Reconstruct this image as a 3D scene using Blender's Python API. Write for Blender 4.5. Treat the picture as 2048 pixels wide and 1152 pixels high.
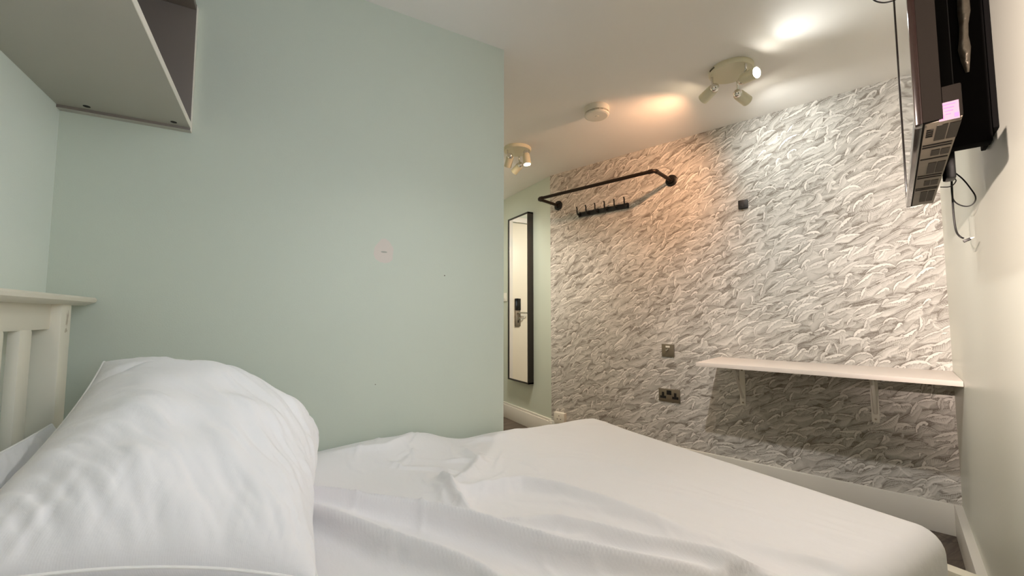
import bpy, bmesh, math, random
import numpy as np
from mathutils import Vector, Matrix, noise as mnoise

for o in list(bpy.data.objects): bpy.data.objects.remove(o)
scene = bpy.context.scene
COL = scene.collection

# ------------------------------------------------------------ camera, world, exposure
PITCH = math.radians(3.9145); AZ = math.radians(29.4277)
CAM_Z = 1.053; H = 2.28; FLOOR = 0.045
cd = bpy.data.cameras.new('camera'); cam = bpy.data.objects.new('camera', cd); COL.objects.link(cam)
cam.location = (0, 0, CAM_Z)
cam.rotation_euler = (math.pi/2 + PITCH, 0, -AZ)
cd.sensor_fit = 'HORIZONTAL'; cd.sensor_width = 36.0; cd.lens = 36.0*833.0/2048.0
cd.clip_start = 0.02; cd.clip_end = 60
scene.camera = cam

wd = bpy.data.worlds.new('sky'); scene.world = wd; wd.use_nodes = True
bg = wd.node_tree.nodes['Background']; bg.inputs[0].default_value = (0.74, 0.88, 1.0, 1); bg.inputs[1].default_value = 2.5
scene.view_settings.view_transform = 'Standard'; scene.view_settings.look = 'None'
scene.view_settings.gamma = 1; scene.view_settings.use_curve_mapping = False
scene.view_settings.exposure = 0.78
scene.cycles.use_denoising = True
scene.cycles.max_bounces = 10; scene.cycles.diffuse_bounces = 7
scene.cycles.sample_clamp_indirect = 6.0
scene.cycles.caustics_reflective = False; scene.cycles.caustics_refractive = False

# directions of the skewed bay: D runs along the window wall, K along the papered wall
AZC = math.radians(-18.0665)
VK = Vector((math.sin(AZC), math.cos(AZC), 0)); VD = Vector((math.cos(AZC), -math.sin(AZC), 0))
ROT_BAY = math.atan2(VD.y, VD.x)
def W(D, K, z): p = VD*D + VK*K; return Vector((p.x, p.y, z))
WALL_D = 2.857; WALL_K = -0.19
LAMP_POWER = 3.3; READ_P = 330.0

# ------------------------------------------------------------ materials
def srgb(r, g, b):
    f = lambda c: ((c/255+0.055)/1.055)**2.4 if c/255 > 0.04045 else c/255/12.92
    return (f(r), f(g), f(b), 1)
def mat(name, col, rough=.6, metal=0., spec=.5, bump=0., bscale=200., emit=None, estr=0., mottle=0., mscale=4., coat=0.):
    m = bpy.data.materials.new(name); m.use_nodes = True
    nt = m.node_tree; b = nt.nodes['Principled BSDF']
    b.inputs['Base Color'].default_value = col; b.inputs['Roughness'].default_value = rough
    b.inputs['Metallic'].default_value = metal; b.inputs['Specular IOR Level'].default_value = spec
    b.inputs['Coat Weight'].default_value = coat
    tc = nt.nodes.new('ShaderNodeTexCoord')
    if emit: b.inputs['Emission Color'].default_value = emit; b.inputs['Emission Strength'].default_value = estr
    if mottle:
        n = nt.nodes.new('ShaderNodeTexNoise'); n.inputs['Scale'].default_value = mscale; n.inputs['Detail'].default_value = 6
        mx = nt.nodes.new('ShaderNodeMix'); mx.data_type = 'RGBA'
        mx.inputs[6].default_value = tuple(c*(1-mottle) for c in col[:3])+(1,)
        mx.inputs[7].default_value = tuple(min(1, c*(1+mottle*.6)) for c in col[:3])+(1,)
        nt.links.new(tc.outputs['Object'], n.inputs['Vector']); nt.links.new(n.outputs['Fac'], mx.inputs[0])
        nt.links.new(mx.outputs[2], b.inputs['Base Color'])
    if bump:
        n = nt.nodes.new('ShaderNodeTexNoise'); n.inputs['Scale'].default_value = bscale; n.inputs['Detail'].default_value = 3
        bp = nt.nodes.new('ShaderNodeBump'); bp.inputs['Strength'].default_value = bump; bp.inputs['Distance'].default_value = .002
        nt.links.new(tc.outputs['Object'], n.inputs['Vector']); nt.links.new(n.outputs['Fac'], bp.inputs['Height'])
        nt.links.new(bp.outputs['Normal'], b.inputs['Normal'])
    return m
M = {}
M['mint'] = mat('mint_paint', srgb(197, 203, 190), .5, bump=.12, bscale=260, mottle=.015, mscale=3)
M['mintsat'] = mat('mint_satin_paint', srgb(206, 207, 196), .38, bump=.10, bscale=230)
M['headwall'] = mat('head_wall_pale_mint', srgb(226, 234, 227), .5, bump=.12, bscale=260)  # head wall colour, lighter than the mint of the other walls
M['ceil'] = mat('ceiling_paint', srgb(233, 230, 226), .75, bump=.06, bscale=180)
M['trim'] = mat('white_gloss_trim', srgb(222, 218, 210), .35)
M['white'] = mat('white_plastic', srgb(225, 220, 208), .35)
M['cream'] = mat('cream_enamel', srgb(214, 208, 182), .35)
M['bedpaint'] = mat('cream_white_bed_paint', srgb(226, 220, 204), .4, bump=.05, bscale=90, mottle=.02, mscale=12)
M['chip'] = mat('chipped_paint', srgb(188, 178, 162), .7)
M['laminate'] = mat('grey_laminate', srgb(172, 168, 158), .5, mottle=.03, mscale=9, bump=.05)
M['laminate_inner'] = mat('shaded_taupe_laminate', srgb(118, 108, 100), .55, mottle=.05, mscale=7)  # taupe inner panels, part of the box's inner shade put into the colour
M['laminate_edge'] = mat('pale_edge_band', srgb(236, 230, 220), .5)
M['shelf'] = mat('white_laminate', srgb(226, 214, 206), .4)
M['hole'] = mat('dark_hole', srgb(30, 24, 20), .9)
M['black'] = mat('black_metal', srgb(24, 20, 18), .45, metal=.0)
M['iron'] = mat('dark_iron_pipe', srgb(46, 37, 29), .45, metal=.7)
M['flange'] = mat('black_iron_flange', srgb(20, 16, 14), .4, metal=.3)
M['frame'] = mat('black_mirror_frame', srgb(30, 27, 22), .5)
M['mirror'] = mat('mirror_glass', (.93, .93, .91, 1), .015, metal=1.)
M['chrome'] = mat('chrome', (.75, .73, .68, 1), .12, metal=1.)
M['steel'] = mat('brushed_steel_plate', srgb(138, 128, 112), .38, metal=.75)
M['blackplastic'] = mat('black_plastic', srgb(14, 12, 12), .45)
M['tvgloss'] = mat('gloss_black_bezel', srgb(22, 14, 12), .12, coat=.3)
M['tvscreen'] = mat('tv_screen_glass', srgb(10, 10, 11), .04, coat=.5)
M['tvcase'] = mat('brown_grey_tv_casing', srgb(18, 15, 12), .8, spec=.06, bump=.1, bscale=500)
M['tvunder'] = mat('worn_grey_brown_plastic', srgb(112, 102, 88), .6, mottle=.25, mscale=30)
M['tvdark'] = mat('dark_tv_back', srgb(6, 5, 5), .9, spec=.1)
M['grille'] = mat('speaker_grille', srgb(58, 50, 42), .8)
M['silver'] = mat('usb_silver', (.7, .68, .62, 1), .25, metal=1.)
M['foil'] = mat('crumpled_silver_tape', srgb(150, 140, 128), .3, metal=.8, bump=1., bscale=60, mottle=.5, mscale=60)
M['labelpaper'] = mat('pale_violet_label', srgb(112, 94, 110), .8, spec=.1)
M['ink'] = mat('label_ink', srgb(110, 60, 110), .6)
M['bulb'] = mat('lit_bulb', (1, 1, 1, 1), .5, emit=(1, .96, .86, 1), estr=40)
M['bulbw'] = mat('lit_bulb_warm', (1, 1, 1, 1), .5, emit=(1, .8, .55, 1), estr=40)
M['doorpaint'] = mat('cream_door_paint', srgb(232, 226, 208), .4, mottle=.01)
M['glassblack'] = mat('black_glass_reader', srgb(10, 10, 12), .15)

def paint_floor():
    m = mat('brown_vinyl_planks', srgb(86, 72, 62), .45)
    nt = m.node_tree; b = nt.nodes['Principled BSDF']; tc = nt.nodes['Texture Coordinate']
    mp = nt.nodes.new('ShaderNodeMapping'); mp.inputs['Rotation'].default_value = (0, 0, .6)
    w = nt.nodes.new('ShaderNodeTexNoise'); w.inputs['Scale'].default_value = 5; w.inputs['Detail'].default_value = 8
    mp.inputs['Scale'].default_value = (1.2, 14, 1)
    cr = nt.nodes.new('ShaderNodeValToRGB')
    cr.color_ramp.elements[0].color = srgb(58, 47, 40); cr.color_ramp.elements[0].position = .3
    cr.color_ramp.elements[1].color = srgb(118, 104, 92); cr.color_ramp.elements[1].position = .75
    br = nt.nodes.new('ShaderNodeTexBrick'); br.inputs['Scale'].default_value = 1.0
    br.inputs['Brick Width'].default_value = 1.2; br.inputs['Row Height'].default_value = .15; br.inputs['Mortar Size'].default_value = .002
    br.inputs['Color1'].default_value = (1, 1, 1, 1); br.inputs['Color2'].default_value = (.85, .85, .85, 1); br.inputs['Mortar'].default_value = (.3, .3, .3, 1)
    mp2 = nt.nodes.new('ShaderNodeMapping'); mp2.inputs['Rotation'].default_value = (0, 0, .6)
    mu = nt.nodes.new('ShaderNodeMix'); mu.data_type = 'RGBA'; mu.blend_type = 'MULTIPLY'; mu.inputs[0].default_value = 1
    L = nt.links.new
    L(tc.outputs['Object'], mp.inputs[0]); L(mp.outputs[0], w.inputs['Vector']); L(w.outputs['Fac'], cr.inputs[0])
    L(tc.outputs['Object'], mp2.inputs[0]); L(mp2.outputs[0], br.inputs['Vector'])
    L(cr.outputs[0], mu.inputs[6]); L(br.outputs['Color'], mu.inputs[7]); L(mu.outputs[2], b.inputs['Base Color'])
    return m
M['floor'] = paint_floor()

def patched_mint():
    """mint paint with the filler patch that was left pinkish and bare beside the bed"""
    m = mat('mint_paint_with_patch', srgb(197, 203, 190), .5)
    nt = m.node_tree; b = nt.nodes['Principled BSDF']; tc = nt.nodes['Texture Coordinate']; L = nt.links.new
    def dist(c, r, s=(1, 1, 1)):
        mp = nt.nodes.new('ShaderNodeVectorMath'); mp.operation = 'SUBTRACT'; mp.inputs[1].default_value = c
        n = nt.nodes.new('ShaderNodeTexNoise'); n.inputs['Scale'].default_value = 18; n.inputs['Detail'].default_value = 3
        L(tc.outputs['Object'], n.inputs['Vector'])
        sc = nt.nodes.new('ShaderNodeVectorMath'); sc.operation = 'MULTIPLY'; sc.inputs[1].default_value = s
        le = nt.nodes.new('ShaderNodeVectorMath'); le.operation = 'LENGTH'
        ad = nt.nodes.new('ShaderNodeMath'); ad.operation = 'MULTIPLY_ADD'; ad.inputs[1].default_value = .9*r
        mr = nt.nodes.new('ShaderNodeMapRange'); mr.inputs['From Min'].default_value = r*1.38; mr.inputs['From Max'].default_value = r*1.48
        mr.inputs['To Min'].default_value = 1; mr.inputs['To Max'].default_value = 0
        L(tc.outputs['Object'], mp.inputs[0]); L(mp.outputs[0], sc.inputs[0]); L(sc.outputs[0], le.inputs[0])
        L(n.outputs['Fac'], ad.inputs[0]); L(le.outputs['Value'], ad.inputs[2]); L(ad.outputs[0], mr.inputs['Value'])
        return mr.outputs[0]
    cur = None
    for c, r, s, colr, k in (((.353, 1.623, 1.302), .045, (1.15, .2, .9), srgb(210, 198, 190), .9),
                             ((.352, 1.623, 1.300), .007, (.6, .2, 2.4), srgb(160, 158, 148), 1.),
                             ((.597, 1.623, 1.221), .0028, (1, .2, 1), srgb(90, 80, 70), 1.),
                             ((.33, 1.623, .80), .0022, (1, .2, 1), srgb(110, 100, 90), 1.)):
        mx = nt.nodes.new('ShaderNodeMix'); mx.data_type = 'RGBA'
        f = nt.nodes.new('ShaderNodeMath'); f.operation = 'MULTIPLY'; f.inputs[1].default_value = k
        L(dist(c, r, s), f.inputs[0]); L(f.outputs[0], mx.inputs[0])
        if cur is None: mx.inputs[6].default_value = srgb(197, 203, 190)
        else: L(cur, mx.inputs[6])
        mx.inputs[7].default_value = colr; cur = mx.outputs[2]
    L(cur, b.inputs['Base Color'])
    n = nt.nodes.new('ShaderNodeTexNoise'); n.inputs['Scale'].default_value = 260; bp = nt.nodes.new('ShaderNodeBump')
    bp.inputs['Strength'].default_value = .12; bp.inputs['Distance'].default_value = .002
    L(tc.outputs['Object'], n.inputs['Vector']); L(n.outputs['Fac'], bp.inputs['Height']); L(bp.outputs[0], b.inputs['Normal'])
    return m
M['mintpatch'] = patched_mint()

def linen(name, col, stripe=230., rot=.35):
    m = mat(name, col, .85, spec=.2)
    nt = m.node_tree; b = nt.nodes['Principled BSDF']; tc = nt.nodes['Texture Coordinate']; L = nt.links.new
    b.inputs['Sheen Weight'].default_value = .15
    w = nt.nodes.new('ShaderNodeTexWave'); w.inputs['Scale'].default_value = stripe/6.28; w.inputs['Distortion'].default_value = 1.2
    w.inputs['Detail'].default_value = 1
    mp = nt.nodes.new('ShaderNodeMapping'); mp.inputs['Rotation'].default_value = (0, 0, rot)
    L(tc.outputs['Object'], mp.inputs[0]); L(mp.outputs[0], w.inputs['Vector'])
    n = nt.nodes.new('ShaderNodeTexNoise'); n.inputs['Scale'].default_value = 30; n.inputs['Detail'].default_value = 5
    mp3 = nt.nodes.new('ShaderNodeMapping'); mp3.inputs['Scale'].default_value = (1, .35, 1); mp3.inputs['Rotation'].default_value = (0, 0, rot+.4)
    L(tc.outputs['Object'], mp3.inputs[0]); L(mp3.outputs[0], n.inputs['Vector'])
    b1 = nt.nodes.new('ShaderNodeBump'); b1.inputs['Strength'].default_value = .05; b1.inputs['Distance'].default_value = .0012
    b2 = nt.nodes.new('ShaderNodeBump'); b2.inputs['Strength'].default_value = .35; b2.inputs['Distance'].default_value = .006
    L(w.outputs['Fac'], b1.inputs['Height']); L(n.outputs['Fac'], b2.inputs['Height'])
    L(b2.outputs[0], b1.inputs['Normal']); L(b1.outputs[0], b.inputs['Normal'])
    return m
M['sheet'] = linen('white_cotton_sheet', srgb(236, 233, 235), 800, .2)
M['pillow'] = linen('white_cotton_pillowcase', srgb(236, 234, 236), 800, .5)
M['piping'] = mat('white_piping', srgb(242, 240, 238), .8)

# ------------------------------------------------------------ helpers
def link(name, me, m, parent=None):
    o = bpy.data.objects.new(name, me); COL.objects.link(o)
    if m is not None:
        for x in (m if isinstance(m, (list, tuple)) else [m]): me.materials.append(x)
    if parent is not None: o.parent = parent
    return o
def thing(name, label, cat, loc=(0, 0, 0), rotz=0., group=None):
    o = bpy.data.objects.new(name, None); COL.objects.link(o); o.empty_display_size = .05
    o.location = loc; o.rotation_euler = (0, 0, rotz); o['label'] = label; o['category'] = cat
    if group: o['group'] = group
    return o
def tag(o, label, cat, group=None):
    o['label'] = label; o['category'] = cat
    if group: o['group'] = group
    return o
def struct(o): o['kind'] = 'structure'; return o
class MB:
    """collects shapes in one bmesh and links them as one object"""
    def __init__(s): s.bm = bmesh.new()
    def _mi(s, faces, mi):
        for f in faces: f.material_index = mi
    def box(s, a, b, bev=0., mi=0, mtx=None, seg=2):
        c = [(a[i]+b[i])/2 for i in range(3)]; d = [abs(b[i]-a[i]) for i in range(3)]
        r = bmesh.ops.create_cube(s.bm, size=1, matrix=Matrix.Translation(c) @ Matrix.Diagonal((*d, 1)))
        vs = r['verts']
        fs = {f for v in vs for f in v.link_faces}; s._mi(fs, mi)
        if bev:
            es = {e for v in vs for e in v.link_edges}
            rr = bmesh.ops.bevel(s.bm, geom=list(es), offset=bev, segments=seg, affect='EDGES', profile=.6)
            s._mi(rr['faces'], mi); vs = list({v for f in rr['faces'] for v in f.verts} | {v for v in vs if v.is_valid})
        if mtx is not None: bmesh.ops.transform(s.bm, matrix=mtx, verts=vs)
        return s
    def prism(s, poly, z0, z1, mi=0):
        bot = [s.bm.verts.new((x, y, z0)) for x, y in poly]; top = [s.bm.verts.new((x, y, z1)) for x, y in poly]
        n = len(poly); f = [s.bm.faces.new(top), s.bm.faces.new(bot[::-1])]
        for i in range(n): f.append(s.bm.faces.new((bot[i], bot[(i+1) % n], top[(i+1) % n], top[i])))
        s._mi(f, mi); return s
    def cyl(s, p0, p1, r0, r1=None, n=24, mi=0, cap=True):
        return s.tube([p0, p1], [r0, r0 if r1 is None else r1], n, mi, cap)
    def tube(s, pts, rad, n=14, mi=0, cap=True):
        pts = [Vector(p) for p in pts]
        if not isinstance(rad, (list, tuple)): rad = [rad]*len(pts)
        rings = []; prev = None
        for i, p in enumerate(pts):
            t = (pts[min(i+1, len(pts)-1)]-pts[max(i-1, 0)]).normalized()
            if prev is None:
                up = Vector((0, 0, 1)) if abs(t.z) < .9 else Vector((1, 0, 0)); a = t.cross(up).normalized()
            else:
                a = prev - t*prev.dot(t); a.normalize()
            prev = a; b = t.cross(a)
            rings.append([s.bm.verts.new(p+(a*math.cos(k*2*math.pi/n)+b*math.sin(k*2*math.pi/n))*rad[i]) for k in range(n)])
        fs = []
        for i in range(len(rings)-1):
            for k in range(n): fs.append(s.bm.faces.new((rings[i][k], rings[i][(k+1) % n], rings[i+1][(k+1) % n], rings[i+1][k])))
        if cap: fs.append(s.bm.faces.new(rings[0][::-1])); fs.append(s.bm.faces.new(rings[-1]))
        for f in fs: f.smooth = True
        if cap: fs[-1].smooth = fs[-2].smooth = False
        s._mi(fs, mi); return s
    def lathe(s, prof, origin, axis, n=40, mi=0):
        """prof: (distance along axis, radius)"""
        axis = Vector(axis).normalized(); origin = Vector(origin)
        a = axis.cross(Vector((0, 0, 1)) if abs(axis.z) < .9 else Vector((1, 0, 0))).normalized(); b = axis.cross(a)
        rings = [[s.bm.verts.new(origin+axis*d+(a*math.cos(k*2*math.pi/n)+b*math.sin(k*2*math.pi/n))*max(r, 1e-5)) for k in range(n)] for d, r in prof]
        fs = []
        for i in range(len(rings)-1):
            for k in range(n):
                f = s.bm.faces.new((rings[i][k], rings[i][(k+1) % n], rings[i+1][(k+1) % n], rings[i+1][k]))
                f.smooth = True; fs.append(f)
        fs.append(s.bm.faces.new(rings[0][::-1])); fs.append(s.bm.faces.new(rings[-1]))
        s._mi(fs, mi); return s
    def sphere(s, c, r, n=20, mi=0):
        rr = bmesh.ops.create_uvsphere(s.bm, u_segments=n, v_segments=n//2, radius=r, matrix=Matrix.Translation(c))
        fs = {f for v in rr['verts'] for f in v.link_faces}
        for f in fs: f.smooth = True
        s._mi(fs, mi); return s
    def build(s, name, m, parent=None, sharp=True):
        bmesh.ops.recalc_face_normals(s.bm, faces=s.bm.faces)
        me = bpy.data.meshes.new(name); s.bm.to_mesh(me); s.bm.free()
        if sharp:
            try: me.set_sharp_from_angle(angle=math.radians(40))
            except Exception: pass
        return link(name, me, m, parent)
def rounded(pts, r=.02, n=6):
    """fillet the corners of a polyline"""
    pts = [Vector(p) for p in pts]; out = [pts[0]]
    for i in range(1, len(pts)-1):
        a, b, c = pts[i-1], pts[i], pts[i+1]
        u = (a-b).normalized(); v = (c-b).normalized(); p0 = b+u*r; p1 = b+v*r
        for k in range(n+1):
            t = k/n; out.append(p0*(1-t)**2+b*2*t*(1-t)+p1*t*t)
    out.append(pts[-1]); return out
def spline(pts, n=8):
    pts = [Vector(p) for p in pts]; P = [pts[0]]+pts+[pts[-1]]; out = []
    for i in range(1, len(P)-2):
        for k in range(n):
            t = k/n; a, b, c, d = P[i-1:i+3]
            out.append(.5*((2*b)+(c-a)*t+(2*a-5*b+4*c-d)*t*t+(3*b-a-3*c+d)*t**3))
    out.append(pts[-1]); return out
BAY = Matrix.Rotation(ROT_BAY, 4, 'Z')      # local x = D (towards the papered wall), local y = K

# ------------------------------------------------------------ the room shell
PA = (-.554, 1.623); PB = (.873, 1.623); PC = (.873, 3.95); PD = (2.044, 3.95)
PE = W(WALL_D, 2.167, 0); PF = W(WALL_D, WALL_K, 0); PG = W(-.645, WALL_K, 0)
PE = (PE.x, PE.y); PF = (PF.x, PF.y); PG = (PG.x, PG.y)
outer = [(-.66, -.62), (3.1, .55), (3.1, 4.1), (-.66, 4.1)]
struct(MB().prism(outer, FLOOR-.1, FLOOR).build('floor', M['floor']))
struct(MB().prism(outer, H, H+.1).build('ceiling', M['ceil']))
# partition block beside the bed; its end runs on as the left side of the lobby
struct(MB().prism([(-.654, 1.623), (.873, 1.623), (.873, 4.05), (.773, 4.05), (.773, 1.723), (-.654, 1.723)], FLOOR, H).build('wall_partition', M['mintpatch']))
struct(MB().prism([(-.654, -.5), (-.554, -.45), (-.554, 1.623), (-.654, 1.623)], FLOOR, H).build('wall_head', M['headwall']))
struct(MB().prism([PE, (2.044, 4.05), (2.144, 4.05), (2.144, PE[1]+.03)], FLOOR, H).build('wall_lobby', M['mint']))
# end wall of the lobby with the door opening
DX0, DX1, DZ = .985, 1.747, 2.095
e = MB().box((.873, 3.95, FLOOR), (DX0, 4.05, H)).box((DX1, 3.95, FLOOR), (2.044, 4.05, H)).box((DX0, 3.95, DZ), (DX1, 4.05, H))
struct(e.build('wall_end', M['mint']))

def in_bay(o): o.rotation_euler = (0, 0, ROT_BAY); return o
# window wall with its opening (local x = D, y = K)
WD0, WD1, WZ0, WZ1 = -.12, .88, .93, 2.06
r = MB()
r.box((-.75, WALL_K-.22, FLOOR), (WD0, WALL_K, H)); r.box((WD1, WALL_K-.22, FLOOR), (WALL_D+.08, WALL_K, H))
r.box((WD0, WALL_K-.22, FLOOR), (WD1, WALL_K, WZ0)); r.box((WD0, WALL_K-.22, WZ1), (WD1, WALL_K, H))
struct(in_bay(r.build('wall_right', M['mintsat'])))
wf = MB()
for a, b in (((WD0, WALL_K-.16, WZ0), (WD0+.05, WALL_K-.10, WZ1)), ((WD1-.05, WALL_K-.16, WZ0), (WD1, WALL_K-.10, WZ1)),
             ((WD0, WALL_K-.16, WZ0), (WD1, WALL_K-.10, WZ0+.05)), ((WD0, WALL_K-.16, WZ1-.05), (WD1, WALL_K-.10, WZ1)),
             (((WD0+WD1)/2-.03, WALL_K-.16, WZ0), ((WD0+WD1)/2+.03, WALL_K-.10, WZ1))): wf.box(a, b, .004)
win = struct(in_bay(wf.build('window_1', M['trim'])))
cs = MB()
cs.box((WD1, WALL_K-.001, WZ0-.06), (WD1+.075, WALL_K+.012, WZ1+.07), .004); cs.box((WD0-.07, WALL_K-.001, WZ0-.06), (WD0, WALL_K+.012, WZ1+.07), .004)
cs.box((WD0, WALL_K-.001, WZ1), (WD1, WALL_K+.012, WZ1+.07), .004)
cs.build('window_casing', M['trim'], win)
MB().box((WD0-.03, WALL_K-.10, WZ0-.03), (WD1+.03, WALL_K+.03, WZ0), .006).build('window_sill', M['trim'], win)
gm = bpy.data.materials.new('window_pane_glass'); gm.use_nodes = True
nt = gm.node_tree; nt.nodes.remove(nt.nodes['Principled BSDF'])
tr = nt.nodes.new('ShaderNodeBsdfTransparent'); gl = nt.nodes.new('ShaderNodeBsdfGlossy'); gl.inputs['Roughness'].default_value = .02
fr = nt.nodes.new('ShaderNodeFresnel'); ms = nt.nodes.new('ShaderNodeMixShader')
nt.links.new(fr.outputs[0], ms.inputs[0]); nt.links.new(tr.outputs[0], ms.inputs[1]); nt.links.new(gl.outputs[0], ms.inputs[2])
nt.links.new(ms.outputs[0], nt.nodes['Material Output'].inputs[0])
MB().box((WD0+.04, WALL_K-.132, WZ0+.04), (WD1-.04, WALL_K-.128, WZ1-.04)).build('window_pane', gm, win)
# the opening guides the sky light (portal)
pl = bpy.data.lights.new('sky_portal', 'AREA'); pl.shape = 'RECTANGLE'; pl.size = WD1-WD0; pl.size_y = WZ1-WZ0; pl.cycles.is_portal = True
po = bpy.data.objects.new('sky_portal', pl); COL.objects.link(po); po.location = W((WD0+WD1)/2, WALL_K-.18, (WZ0+WZ1)/2)
po.rotation_euler = VK.to_track_quat('-Z', 'Z').to_euler()

# ---- papered wall: a dense grid whose colour attribute carries the printed engraving of waves
def smooth_noise(rng,H,W,cell):
    gh,gw=int(H/cell)+3,int(W/cell)+3
    g=rng.standard_normal((gh,gw))
    y=np.arange(H)/cell; x=np.arange(W)/cell
    yi=y.astype(int); xi=x.astype(int); fy=(y-yi); fx=(x-xi)
    fy=fy*fy*(3-2*fy); fx=fx*fx*(3-2*fx)
    a=g[np.ix_(yi,xi)];b=g[np.ix_(yi,xi+1)];c=g[np.ix_(yi+1,xi)];d=g[np.ix_(yi+1,xi+1)]
    fy=fy[:,None];fx=fx[None,:]
    return (a*(1-fx)+b*fx)*(1-fy)+(c*(1-fx)+d*fx)*fy
def sstep(a,b,x):
    t=np.clip((x-a)/(b-a),0,1); return t*t*(3-2*t)
def paint_waves(Wm,Hm,res,seed=5):
    rng=np.random.default_rng(seed)
    W,H=int(Wm/res)+1,int(Hm/res)+1
    I=np.full((H,W),.45)+.05*smooth_noise(rng,H,W,.03/res)
    # engraved ground: short strokes that climb to the right
    yy,xx=np.mgrid[0:H,0:W]*res
    wob=.004*np.sin(xx*31+2*np.sin(yy*23))+.003*np.sin(yy*47+xx*19)
    I-=.07*np.clip(np.sin((yy*.93-xx*.37+wob)*6.283/.0085),0,1)*(.5+.5*np.sin(xx*57+yy*83+3*np.sin(yy*29)))
    def element(sx,sy,L,th,curl,crest,rmax,depth,sgn=1):
        n=13
        t=np.linspace(0,1,n)
        # heading along the crest: gentle climb, then curl over at the tip
        b0=rng.normal(-.25,.35); s1=rng.uniform(-.3,.35)
        head=th+b0*(t-.5)*2-s1*np.cos(t*3.1)*.9-curl*sstep(.62,1.,t)*1.5
        ds=L/(n-1)*(1-.45*sstep(.7,1,t)*(curl>.8))
        px=np.concatenate([[0],np.cumsum(np.cos(head[:-1])*ds[:-1])]);py=np.concatenate([[0],np.cumsum(np.sin(head[:-1])*ds[:-1])])
        px+=sx-L*.5;py+=sy-L*.2
        m=depth*1.3+rmax
        x0,x1=int((px.min()-m)/res),int((px.max()+m)/res)+1;y0,y1=int((py.min()-m)/res),int((py.max()+m)/res)+1
        x0=max(0,x0);y0=max(0,y0);x1=min(W,x1);y1=min(H,y1)
        if x1-x0<2 or y1-y0<2: return
        X,Y=np.meshgrid(np.arange(x0,x1)*res,np.arange(y0,y1)*res)
        best=np.full(X.shape,9.);T=np.zeros(X.shape);S=np.zeros(X.shape);INT=np.zeros(X.shape)
        for i in range(n-1):
            ax,ay,bx,by=px[i],py[i],px[i+1],py[i+1]
            vx,vy=bx-ax,by-ay;l2=vx*vx+vy*vy
            q=((X-ax)*vx+(Y-ay)*vy)/l2; qc=np.clip(q,0,1)
            dx=X-ax-qc*vx;dy=Y-ay-qc*vy;d=np.sqrt(dx*dx+dy*dy)
            sg=np.sign(vx*(Y-ay)-vy*(X-ax))
            k=d<best
            best=np.where(k,d,best);T=np.where(k,(i+qc)/(n-1),T);S=np.where(k,sg,S)
        below=(S*sgn<0)
        # --- body under the crest
        dep=depth*np.clip(np.sin(T*3.14),0,1)**.6*(1+.18*np.sin(T*9+sx*99))+1e-5
        dd=best/dep
        a=below*sstep(1.05,.9,dd)*sstep(0,.05,T)*sstep(1.,.95,T)
        light=rng.uniform(-.08,.14)
        body=.50+light-.20*np.exp(-dd/.28)+.16*sstep(.35,.95,dd)*rng.uniform(.3,1)
        pitch=rng.uniform(.0062,.0088)
        lean=rng.uniform(-.9,.9)
        arc=T*L+lean*best+rng.uniform(-8,8)*best*best
        hs=rng.uniform(.10,.24)*(rng.random()<.85)
        body=body-hs*(np.clip(np.sin(arc*6.283/pitch),-.2,1))*sstep(1.,.35,dd)*sstep(0,.1,dd)
        P=I[y0:y1,x0:x1]
        # tone just outside (above) the crest : shadow trough
        up=(~below)*np.exp(-best/.009)*sstep(.05,.3,T)*sstep(1.,.9,T)
        P=P-.18*up
        P=P*(1-a)+body*a
        P=P-.27*a*np.exp(-((dd-.95)/.08)**2)
        # --- foam crest stroke, tapered, frayed on the lower side
        rad=rmax*np.clip(np.sin(np.clip((T*1.02)**rng.uniform(1.1,1.8),0,1)*3.0),0,1)**.75
        fray=1+below*(.26*np.sin(T*L/.0036+sy*50)+.16*np.sin(T*L/.0021))
        c=sstep(rad*fray+.0006,rad*fray-.0008,best)*crest
        P=P*(1-c)+(.74+.11*np.sin(sx*70+sy*91))*c
        ln=np.exp(-((best-rad*fray-.0012)/.0011)**2)*sstep(.0,.15,T)*sstep(1.,.93,T)
        P=P-.26*ln*(1-c)
        I[y0:y1,x0:x1]=np.clip(P,.04,1)
    dx,dy=.070,.031
    y=Hm+.05;r=0
    sites=[]
    while y>-.05:
        x=-.08+(r%2)*dx*.5
        while x<Wm+.08:
            sites.append((x+rng.uniform(-.5,.5)*dx,y+rng.uniform(-.6,.6)*dy)); x+=dx
        y-=dy;r+=1
    sites.sort(key=lambda p:-p[1]+rng.uniform(-.03,.03))
    for (sx,sy) in sites:      # broad swells first, the crested waves over them
        if rng.random()<.6: element(sx+.03,sy+.01,rng.uniform(.10,.19),math.radians(rng.normal(24,9)),rng.uniform(-.2,.2),rng.uniform(.0,.25),rng.uniform(.001,.003),rng.uniform(.03,.055))
    for (sx,sy) in sites:
        kind=rng.random()
        L=rng.uniform(.07,.15)
        th=math.radians(rng.normal(24,12))
        if kind<.27: element(sx,sy,L*.75,th+.25,rng.uniform(1.3,2.3),1,rng.uniform(.004,.0065),rng.uniform(.028,.045))
        elif kind<.62: element(sx,sy,L,th,rng.uniform(-.1,.5),1,rng.uniform(.0038,.0085),rng.uniform(.022,.042))
        elif kind<.76: element(sx,sy,L*.55,th+rng.uniform(.5,.9),rng.uniform(-.6,.2),1,rng.uniform(.004,.006),rng.uniform(.012,.022))
        else: element(sx,sy,L*1.15,th-.1,rng.uniform(-.3,.3),rng.uniform(.1,.5),rng.uniform(.002,.005),rng.uniform(.024,.042))
    I+=.02*smooth_noise(rng,H,W,2)+.03*smooth_noise(rng,H,W,.2/res)
    return np.clip(I,0,1)

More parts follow.
